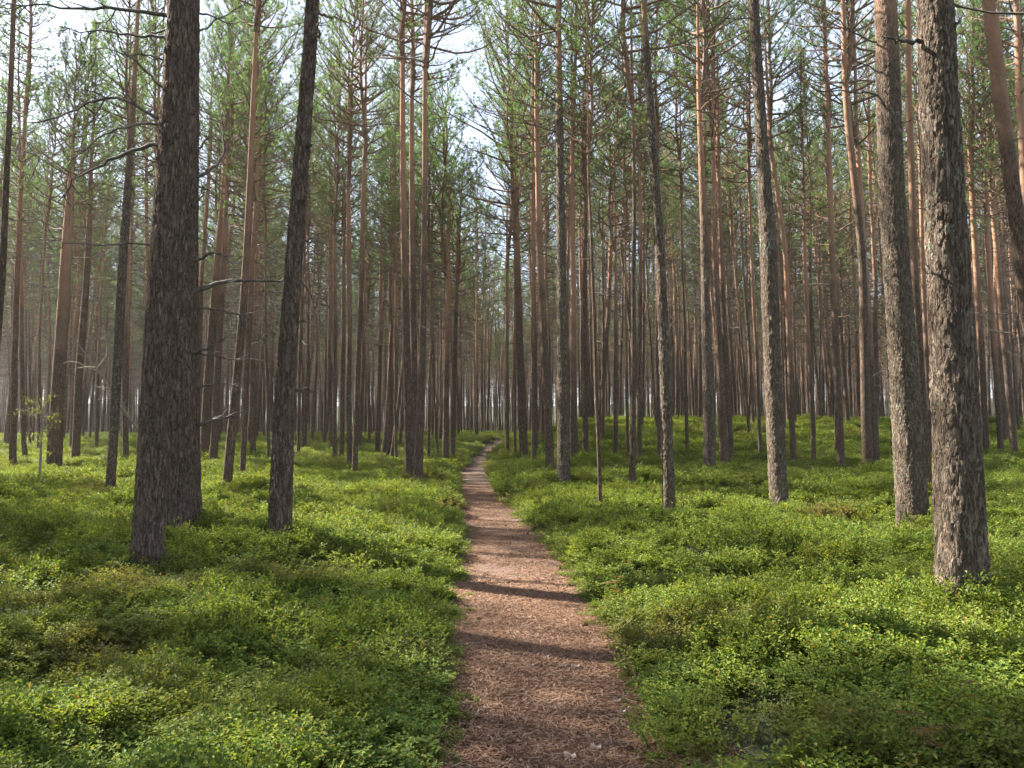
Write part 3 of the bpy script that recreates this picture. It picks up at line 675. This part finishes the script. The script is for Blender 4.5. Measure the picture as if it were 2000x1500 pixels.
hero([(1591, 905, 9), (1570, 500, 8), (1573, 300, 7)], "thin pine with wavy stem further right on the slope", H=16, crown=6, nbr=14, seed=20)
hero([(1644, 920, 15), (1636, 750, 13), (1625, 500, 11), (1610, 0, 8)], "straight dark-footed trunk midway along the right slope", H=21, crown=2, nbr=14, seed=21)
hero([(1697, 925, 21), (1683, 500, 14), (1655, 200, 13), (1640, 0, 12)], "reddish left-leaning trunk crossing its neighbour left of the plated one", H=20, crown=1, nbr=10, seed=22)
hero([(1713, 922, 15), (1687, 500, 11), (1675, 280, 9), (1666, 0, 7)], "greyer upright trunk crossing the reddish leaning one", H=21, crown=4, nbr=12, seed=23)
hero([(1815, 960, 19), (1800, 700, 15), (1784, 500, 13), (1773, 0, 11)], "smooth orange trunk seen between the two thickest trunks", H=21, crown=0, nbr=8, seed=24)
hero([(1820, 890, 9), (1801, 500, 8), (1793, 200, 7)], "thin orange stem behind the gap between the two thickest trunks", H=20, crown=2, nbr=10, seed=25)
hero([(1926, 890, 13), (1906, 500, 11), (1879, 0, 8)], "grey slender trunk just right of the thickest one", H=21, crown=3, nbr=14, seed=26)
hero([(1955, 890, 11), (1930, 500, 10), (1915, 260, 8)], "orange trunk two stems right of the thickest one", H=18, crown=1, nbr=12, seed=27)
hero([(2052, 985, 36), (2010, 600, 31), (1985, 410, 28), (1955, 187, 27), (1930, 0, 26)], "leaning reddish trunk cut by the right frame edge", H=20, crown=5, nbr=7, seed=28, mat=M_bark)
hero([(2040, 940, 22), (2005, 400, 17), (1993, 200, 16), (1983, 0, 15)], "second orange trunk at the right frame edge, upper part only", H=20, crown=2, nbr=7, seed=29)
hero([(1982, 885, 13), (1947, 500, 11), (1930, 300, 9)], "leaning grey stem low at the right frame edge", H=18, crown=0, nbr=12, seed=30)
hero([(-45, 990, 15), (5, 560, 12), (22, 187, 10), (27, 0, 9)], "dark thin trunk at the left frame edge with stub branches", H=17, crown=3, nbr=6, seed=31, brl=.7,
     brs=[(.016, (16, 265), (30, 257), (45, 253)), (.014, (8, 424), (20, 424), (34, 421))])
hero([(215, 958, 18), (228, 750, 17), (241, 500, 17), (256, 280, 13), (271, 0, 9)], "straight brown trunk left of the thick pair, open shrubs at its foot", H=22, cb=.74, csc=.75, crown=1, nbr=8, seed=32, close=1)
hero([(106, 918, 28), (117, 700, 24), (130, 500, 20), (148, 240, 11), (158, 80, 6)], "stout reddish pine behind the birch sapling", H=15, cb=.55, crown=3, nbr=12, seed=33)
hero([(148, 908, 15), (157, 700, 14), (172, 480, 11), (185, 250, 7)], "narrower dark trunk right of the stout reddish pine", H=17, crown=6, nbr=12, seed=34)
hero([(399, 888, 17), (408, 720, 17), (422, 552, 15), (449, 250, 11), (471, 0, 9)], "reddish trunk leaning right just behind the thick pair", H=21, crown=1, nbr=9, seed=35)
hero([(444, 950, 19), (462, 750, 17), (478, 552, 15), (492, 250, 11), (504, 0, 8)], "leaning pine midway between the thick pair and curving trunk, low foot", H=19, crown=5, nbr=9, seed=36)
hero([(473, 935, 11), (483, 700, 11), (495, 480, 9), (515, 150, 5)], "thinner stem right beside the leaning pine behind the thick pair", H=16, crown=4, nbr=14, seed=37)
hero([(415, 907, 16), (425, 700, 13), (438, 480, 10)], "straight brown trunk seen beneath the dead branches of the thick pair", H=18, crown=2, nbr=10, seed=38)
hero([(692, 925, 11), (698, 750, 11), (708, 500, 10), (715, 200, 6)], "orange-topped trunk leaning right, left-hand stand before the path", H=19, crown=0, nbr=12, seed=39)
hero([(682, 914, 11), (682, 500, 9), (677, 220, 7)], "upright trunk touching the orange-topped leaning one", H=18, crown=3, nbr=12, seed=40)
hero([(667, 897, 10), (672, 500, 8)], "slim trunk left of the upright one in the left-hand stand", H=17, crown=5, nbr=12, seed=41)
hero([(653, 905, 9), (653, 500, 7)], "dark slim trunk leftmost of four close together past the curving one", H=18, crown=1, nbr=12, seed=42)
hero([(738, 888, 10), (745, 500, 7)], "thin trunk midway between the orange-topped one and the cluster of three", H=18, crown=6, nbr=12, seed=43)
hero([(760, 888, 12), (765, 500, 9)], "broader trunk a step left of the cluster of three", H=19, crown=2, nbr=12, seed=44)
hero([(870, 900, 13), (872, 700, 11), (876, 500, 9), (877, 430, 6)], "young reddish pine with low spreading branches left of the path bend", H=15, cb=.55, crown=1, csc=1.3, nbr=22, seed=45)
hero([(884, 902, 10), (888, 700, 8), (894, 480, 7)], "thin stem beside the young reddish pine at the path bend", H=14, crown=4, nbr=20, seed=46)
hero([(991, 893, 7), (990, 500, 6)], "very straight thin stem at the right rim of the far path", H=18, crown=3, csc=1.2, nbr=16, seed=47)
hero([(1006, 893, 6), (1006, 500, 5)], "thin stem between the far path rim and the dark bowed pine", H=17, crown=2, nbr=14, seed=48)
hero([(1121, 895, 15), (1119, 500, 10), (1115, 0, 8)], "orange-brown trunk just right of the grey one with long branches", H=22, crown=3, nbr=12, seed=49)
hero([(1143, 893, 12), (1143, 500, 8), (1146, 230, 5)], "bright orange upper stem between the grey trunk and the thin pole", H=19, crown=1, nbr=12, seed=50)
hero([(1202, 893, 9), (1202, 500, 6)], "orange stem between the thin pole and the lichen-paled trunk", H=15, crown=4, nbr=12, seed=51)
hero([(1287, 898, 9), (1284, 500, 7)], "dark stem half hidden behind the slim reddish leaning trunk", H=19, crown=5, nbr=12, seed=52)
hero([(1342, 888, 7), (1333, 500, 5)], "thin leaning stem between the slim reddish and upright grey-brown trunks", H=19, crown=0, nbr=12, seed=53)
hero([(1487, 893, 8), (1468, 500, 6)], "thin trunk left of the sunlit mid-sized one", H=20, crown=3, nbr=12, seed=54)
NH = len(placed)

# ------------------------------------------------------------------ the stand of pines behind, plus unseen pines added for shade
placed_a = np.array(placed)
cand = []
r = np.random.RandomState(21)
def ok(x, y, dmin, arr): return len(arr) == 0 or np.min((np.array(arr)[:, 0] - x) ** 2 + (np.array(arr)[:, 1] - y) ** 2) > dmin ** 2
inview = []; unseen_pines = []
grid = {}
def free(x, y, d):
    cx_, cy_ = int(x // 3), int(y // 3)
    for a in (-1, 0, 1):
        for b in (-1, 0, 1):
            for (u, v) in grid.get((cx_ + a, cy_ + b), ()):
                if (u - x) ** 2 + (v - y) ** 2 < d * d: return False
    return True
def put(x, y): grid.setdefault((int(x // 3), int(y // 3)), []).append((x, y))
for (u, v) in placed: put(u, v)
RMAX = 215.
for _ in range(60000):
    x = r.uniform(-150, 150); y = r.uniform(-25, RMAX)
    d = math.hypot(x, y); inv = y > 0 and abs(x) < y * .665 + 1.0
    if inv and d < 34: continue
    if not inv and (d > 75 or d < 5): continue
    if not inv and (x > 25 or y < -20): continue
    if not inv and 4 < (3.3 - x) * .875 + (y - 5.8) * .485 < 24 and abs((x - 3.3) * .485 + (y - 5.8) * .875) < 2.3: continue  # gap left among the unseen pines so sun reaches the thickest trunk
    if abs(x - float(path_x(min(y, 95)))) < 1.8 + (y > 40) * .4 and y < 95 and y > -20: continue
    if not free(x, y, (2.0 if d < 60 else 1.6) if inv else (2.2 if -27 < x < -7 and 4 < y < 24 else 2.6)): continue  # unseen pines stand closer at the left to shade the near ground
    put(x, y); (inview if inv else unseen_pines).append((x, y))
inview.sort(key=lambda p: p[0] ** 2 + p[1] ** 2)
# thin the stand in view so that the density stays that of the photo
inview = [p for k, p in enumerate(inview) if r.rand() < (.56 if p[1] < 50 else .64 if p[1] < 80 else .55 if p[1] < 110 else .45)]
unseen_pines = [p for p in unseen_pines if r.rand() < (.98 if p[0] < -5 and 3 < p[1] < 26 else .32 if p[0] < 0 else .25)]  # pines outside the view, added to cast shade, kept densest at the left
print('stand', len(inview), len(unseen_pines))
NI = 296 - NH
for k, (x, y) in enumerate(inview[:NI]):
    tv = TV[r.randint(len(TV))]; cm = CM[r.randint(len(CM))]
    s = r.uniform(.9, 1.22)
    o = place_copy(tv, cm, x, y, s, r.rand() * 6.28, (r.randn() * .03, r.randn() * .03))
    az = x / y
    if az < -.33: g = ("pines far behind on the left", "slender brown pine trunk in the crowded stand behind the birch sapling and thick pair")
    elif az < -.03: g = ("pines far behind left of the path", "slender pine in the crowded stand behind the cluster of three and curving trunk")
    elif az < .12: g = ("pines far behind where the path ends", "slender pine in the crowded stand around the far end of the path")
    elif az < .36: g = ("pines far behind the right slope", "slender orange-lit pine on the rise behind the sunlit mid-sized trunk")
    else: g = ("pines far behind on the right", "slender pine on the far rise behind the two thickest trunks")
    tag(o, g[1], "tree", g[0])
rest = inview[NI:] + unseen_pines
far_src = []
for k in range(9):
    tmb, H, top, rt, _ = TV[k]; cmb, Lc, _ = CM[k % len(CM)]
    V = np.vstack(tmb.V + [v + top - [0, 0, .1] for v in cmb.V]); nT = tmb.n
    Q = np.vstack(tmb.Q + [np.vstack(cmb.Q) + nT]); T = np.vstack(tmb.T + [np.vstack(cmb.T) + nT])
    # materials: 0 bark 1 dead 2 live branch 3 needles
    mi = np.concatenate([np.concatenate(tmb.qm), np.concatenate(cmb.qm) + 2, np.concatenate(tmb.tm), np.concatenate(cmb.tm) + 2])
    far_src.append(mesh_np("far_pine", V, Q, T, [M_bark, M_dead, M_branch, M_needle], mi, True))
R_ = np.array(rest); n_ = len(R_); s = r.uniform(.85, 1.15, n_)
scatter("pine_forest", far_src, np.stack([R_[:, 0], R_[:, 1], terrain(R_[:, 0], R_[:, 1])], 1),
        np.stack([r.randn(n_) * .02, r.randn(n_) * .02, r.rand(n_) * 6.28], 1), np.stack([s, s, s], 1), r.randint(0, 9, n_),
        "dense mass of thin pine stems and green crowns deep in the forest, with unseen pines added for shade", "trees")

# ------------------------------------------------------------------ small things
def at_ground(px, py, up=.0): x, y = hit(px, py, up); return x, y, float(terrain(x, y))
# birch sapling
x, y, z = at_ground(74, 963, .05)
root = tag(obj("birch_sapling", None, None, (x, y, z)), "small pale birch sapling with a few yellow-green leaves at the left", "tree")
k = y / FPX; r = np.random.RandomState(5)
St = np.array([at_y(a, b, y) for a, b in ((74, 975), (77, 930), (80, 880), (82, 840), (78, 800), (68, 760))]) - [x, y, z]
mb = MB(); mb.tube(resample(St, 20), np.linspace(.045, .008, 20), 8, 0); obj("trunk", mb.mesh("sapling_trunk", [M_birch], True), root)
mb = MB(); lf = MB()
for q in range(26):
    t = r.uniform(.35, 1); i0 = St[0] + 0; u = t * 5; a0 = min(4, int(u)); p = St[a0] + (St[a0 + 1] - St[a0]) * (u - a0)
    B = branch_line(r, p, r.rand() * 6.28, .5, r.uniform(.25, .75), 6, -.4, .15); mb.tube(B, np.linspace(.006, .002, 6), 3, 0, False)
    for b in B[2:]:
        n_ = 4; leaves(lf, b + r.randn(n_, 3) * .06, r.randn(n_, 3), .042, .03, r, flat=.2)
obj("branches", mb.mesh("sapling_branches", [M_dead], True), root); obj("foliage", lf.mesh("sapling_leaves", [M_yleaf], False), root)

# leaning dead pole
def pole(pl, rad, name, label, cat, mat, dist=None):
    x, y, z = at_ground(*pl[0]) if dist is None else (*at_y(pl[0][0], pl[0][1], dist)[:2], 0.)
    if dist is not None: z = float(terrain(x, y))
    P = np.array([at_y(a, b, y) for a, b in pl]) - [x, y, z]; P[:, 1] += np.linspace(0, -.6, len(P)) * (rad > .03)
    mb = MB(); r = np.random.RandomState(int(pl[0][0])); dead_branch(mb, resample(P, 24), rad, r, 7, 0)
    return tag(obj(name, mb.mesh(name, [mat], True), None, (x, y, z)), label, cat)
pole([(330, 905), (272, 838), (235, 775), (200, 715), (160, 660)], .055, "fallen_pole", "pale barkless dead pole leaning across the stems left of the thick pair", "dead tree", M_pale, 24.)
pole([(122, 955), (126, 935), (131, 918)], .02, "twig_stub", "short crooked dark stub sticking up beside the birch sapling", "stub", M_dead)
pole([(210, 1275), (180, 1258), (158, 1235)], .012, "fallen_twig", "dark crooked twig caught in the near shrubs at the left", "twig", M_dead)
pole([(990, 860), (982, 850), (972, 842)], .05, "fallen_branch", "pale fallen branch lying at the far end of the path", "branch", M_pale)
pole([(700, 873), (735, 861), (770, 862)], .04, "fallen_pine", "thin fallen pine lying low across the stems left of the path", "branch", M_dead)

# rowan seedlings
def seedling(px, py, h, mat, label, w=.2, nl=6):
    x, y, z = at_ground(px, py, .12); r = np.random.RandomState(int(px)); root = tag(obj("rowan_seedling", None, None, (x, y, z)), label, "seedling")
    P = branch_line(r, (0, 0, 0), r.rand() * 6, 1.45, h, 7, 0, .05); mb = MB(); mb.tube(P, np.linspace(.005, .002, 7), 5); obj("stem", mb.mesh("seedling_stem", [M_stem], True), root)
    lf = MB()
    for q in range(nl):
        p = P[3 + q % 4]; az = r.rand() * 6.28; B = branch_line(r, p, az, .25, w, 8, -.3, .03)
        lf.tube(B, .0012, 3, 0, False)
        D = unit(B[-1] - B[0]); S = unit(np.cross(D, [0, 0, 1]))
        LP = np.repeat(B[1:], 2, 0); DD = np.tile(np.stack([S + D * .4, -S + D * .4]), (7, 1)); leaves(lf, LP, DD, w * .27, w * .1, r, flat=2)
    obj("foliage", lf.mesh("seedling_leaves", [mat], False), root)
seedling(1800, 1015, .75, M_yleaf, "light green rowan seedling in front of the second thickest trunk", .22, 7)
seedling(1835, 1030, .45, M_yleaf, "small yellow-green rowan seedling between the two thickest trunks", .2, 5)
seedling(1792, 1490, .34, M_rleaf, "reddened seedling at the bottom right of the shrubs", .12, 7)
seedling(1868, 1420, .32, M_rleaf, "rust-coloured sprig low in the shrubs at the bottom right, above the reddened seedling", .09, 6)
seedling(1215, 1172, .33, M_rleaf, "rust-coloured sprig in the shrubs close to the right path edge", .13, 7)

# pine cones
mb = MB()
for k in range(70):
    t = k / 69; a = k * 2.39996; rr = .019 * math.sin(PI * (.12 + .80 * t)) ** .8 + .002; zz = t * .055
    o_ = np.array([math.cos(a), math.sin(a), 0]); u_ = np.array([-math.sin(a), math.cos(a), 0]); c = o_ * rr * .5 + [0, 0, zz]
    tip = o_ * rr * 1.25 + [0, 0, zz + .006]
    mb.add([c - u_ * .004, tip - u_ * .006, tip + u_ * .006, c + u_ * .004, c - [0, 0, .004], tip + [0, 0, -.003]], [[0, 1, 2, 3]], [[0, 4, 1], [3, 2, 4], [4, 5, 1], [4, 2, 5], [1, 5, 2]])
mb.tube(np.array([[0, 0, 0], [0, 0, .02], [0, 0, .055]]), [.006, .012, .005], 8)
cone_me = mb.mesh("pine_cone", [M_cone], False)
r = np.random.RandomState(9)
cones = [(1132, 1170), (1160, 1228), (1138, 1228), (1172, 1385), (1232, 1432), (1238, 1472), (914, 1428), (934, 1460), (1120, 1116), (927, 1090), (1001, 1054), (1001, 1086),
         (920, 1198), (1094, 1114), (1240, 1380), (1000, 1492), (1052, 1198), (935, 1217), (985, 1030), (1030, 1046)]
for k, (px, py) in enumerate(cones):
    x, y, z = at_ground(px, py); o = obj("pine_cone", cone_me, None, (x, y, z + .022)); o.rotation_euler = (r.uniform(1.2, 1.8), r.rand(), r.rand() * 6); s = r.uniform(.65, .95); o.scale = (s, s, s)
    tag(o, "small dark fallen pine cone lying on the needle-covered path", "pine cone", "pine cones strewn on the path")
# sticks and dry leaves on the path
def stick(p0, p1, rad, label, mat=M_pale):
    a = at_ground(*p0); b = at_ground(*p1); L = math.hypot(b[0] - a[0], b[1] - a[1]); r = np.random.RandomState(int(p0[0] + p0[1]))
    t = np.linspace(0, 1, 9)[:, None]; P = np.array([0, 0, 0.]) + (np.array(b) - np.array(a)) * t
    nrm = np.array([-(b[1] - a[1]), b[0] - a[0], 0]) / L; P += nrm * np.sin(t * PI) * L * r.uniform(-.15, .15); 
    P[:, 2] = terrain(P[:, 0] + a[0], P[:, 1] + a[1]) - a[2] + rad + .014
    mb = MB(); dead_branch(mb, P, rad, r, 6, 0, False); tag(obj("stick", mb.mesh("stick", [mat], True), None, a), label, "stick")
stick((903, 1472), (952, 1477), .007, "pale straight stick at the lower left of the path")
stick((1198, 1436), (1245, 1439), .008, "brown stick below the sunny spot at the right path edge", M_dead)
stick((1258, 1432), (1266, 1470), .007, "pale bent stick running along the lower right path edge")
stick((878, 1451), (940, 1451), .005, "thin dark stick at the lower left path edge", M_dead)
stick((950, 1308), (976, 1315), .006, "short pale twig left of the middle of the path")
stick((948, 1335), (958, 1313), .006, "curved pale twig just below the short pale one")
stick((983, 1228), (1018, 1228), .007, "dark twig lying across the middle of the path", M_dead)
stick((1083, 1492), (1103, 1478), .006, "slanting twig at the bottom of the path")
def dry_leaf(px, py, sz, label, az):
    x, y, z = at_ground(px, py); r = np.random.RandomState(int(px)); th = np.linspace(0, 2 * PI, 25)[:-1]
    rr = sz * (.55 + .25 * np.cos(3 * th + az) + .18 * np.cos(5 * th)) ; V = np.stack([rr * np.cos(th), rr * np.sin(th) * .8, .012 * np.cos(2 * th + 1)], 1)
    V = np.vstack([V, [[0, 0, -.002]], [[0, 0, -.0045]], V - [0, 0, .0025]]); T = []
    for k in range(24): T += [[k, (k + 1) % 24, 24], [26 + (k + 1) % 24, 26 + k, 25], [k, 26 + k, (k + 1) % 24], [(k + 1) % 24, 26 + k, 26 + (k + 1) % 24]]
    tag(obj("dry_leaf", mesh_np("dry_leaf", V, None, T, [M_dryleaf]), None, (x, y, z + .03)), label, "leaf")
M_dryleaf = plain_mat("dry_leaf", (.26, .19, .15), (.48, .40, .34), 60)
dry_leaf(1068, 1290, .055, "pale dry leaf with raised lobe in the middle of the path", .4)
dry_leaf(1038, 1307, .055, "flat pale dry leaf left of the raised one", 1.4)
dry_leaf(1125, 1309, .05, "brownish dry leaf right of the two pale ones", 2.2)
dry_leaf(1115, 1486, .055, "large pale dry leaf at the bottom of the path", 3.0)
dry_leaf(1208, 1376, .045, "greyish dry leaf near the shaded right path edge", .9)
dry_leaf(1216, 1398, .04, "curled dry leaf just under the greyish one", 1.9)
dry_leaf(1165, 1470, .05, "brown dry leaf between the bottom twigs", 2.7)

# ------------------------------------------------------------------ air
if HAZE:
    m, n, out = newmat("forest_air"); v = n.nodes.new("ShaderNodeVolumePrincipled")
    v.inputs["Color"].default_value = (.95, .96, 1, 1); v.inputs["Density"].default_value = HAZE; v.inputs["Anisotropy"].default_value = .45
    n.links.new(v.outputs[0], out.inputs["Volume"])
    x0, x1, y0, y1, z0, z1 = -430, 430, -70, 610, -3, 27
    V = [(a, b, c) for c in (z0, z1) for b in (y0, y1) for a in (x0, x1)]
    Q = [(0, 2, 3, 1), (4, 5, 7, 6), (0, 1, 5, 4), (1, 3, 7, 5), (3, 2, 6, 7), (2, 0, 4, 6)]
    tag(obj("haze", mesh_np("haze", V, Q, None, [m])), "thin pale haze filling the forest air", kind="stuff")
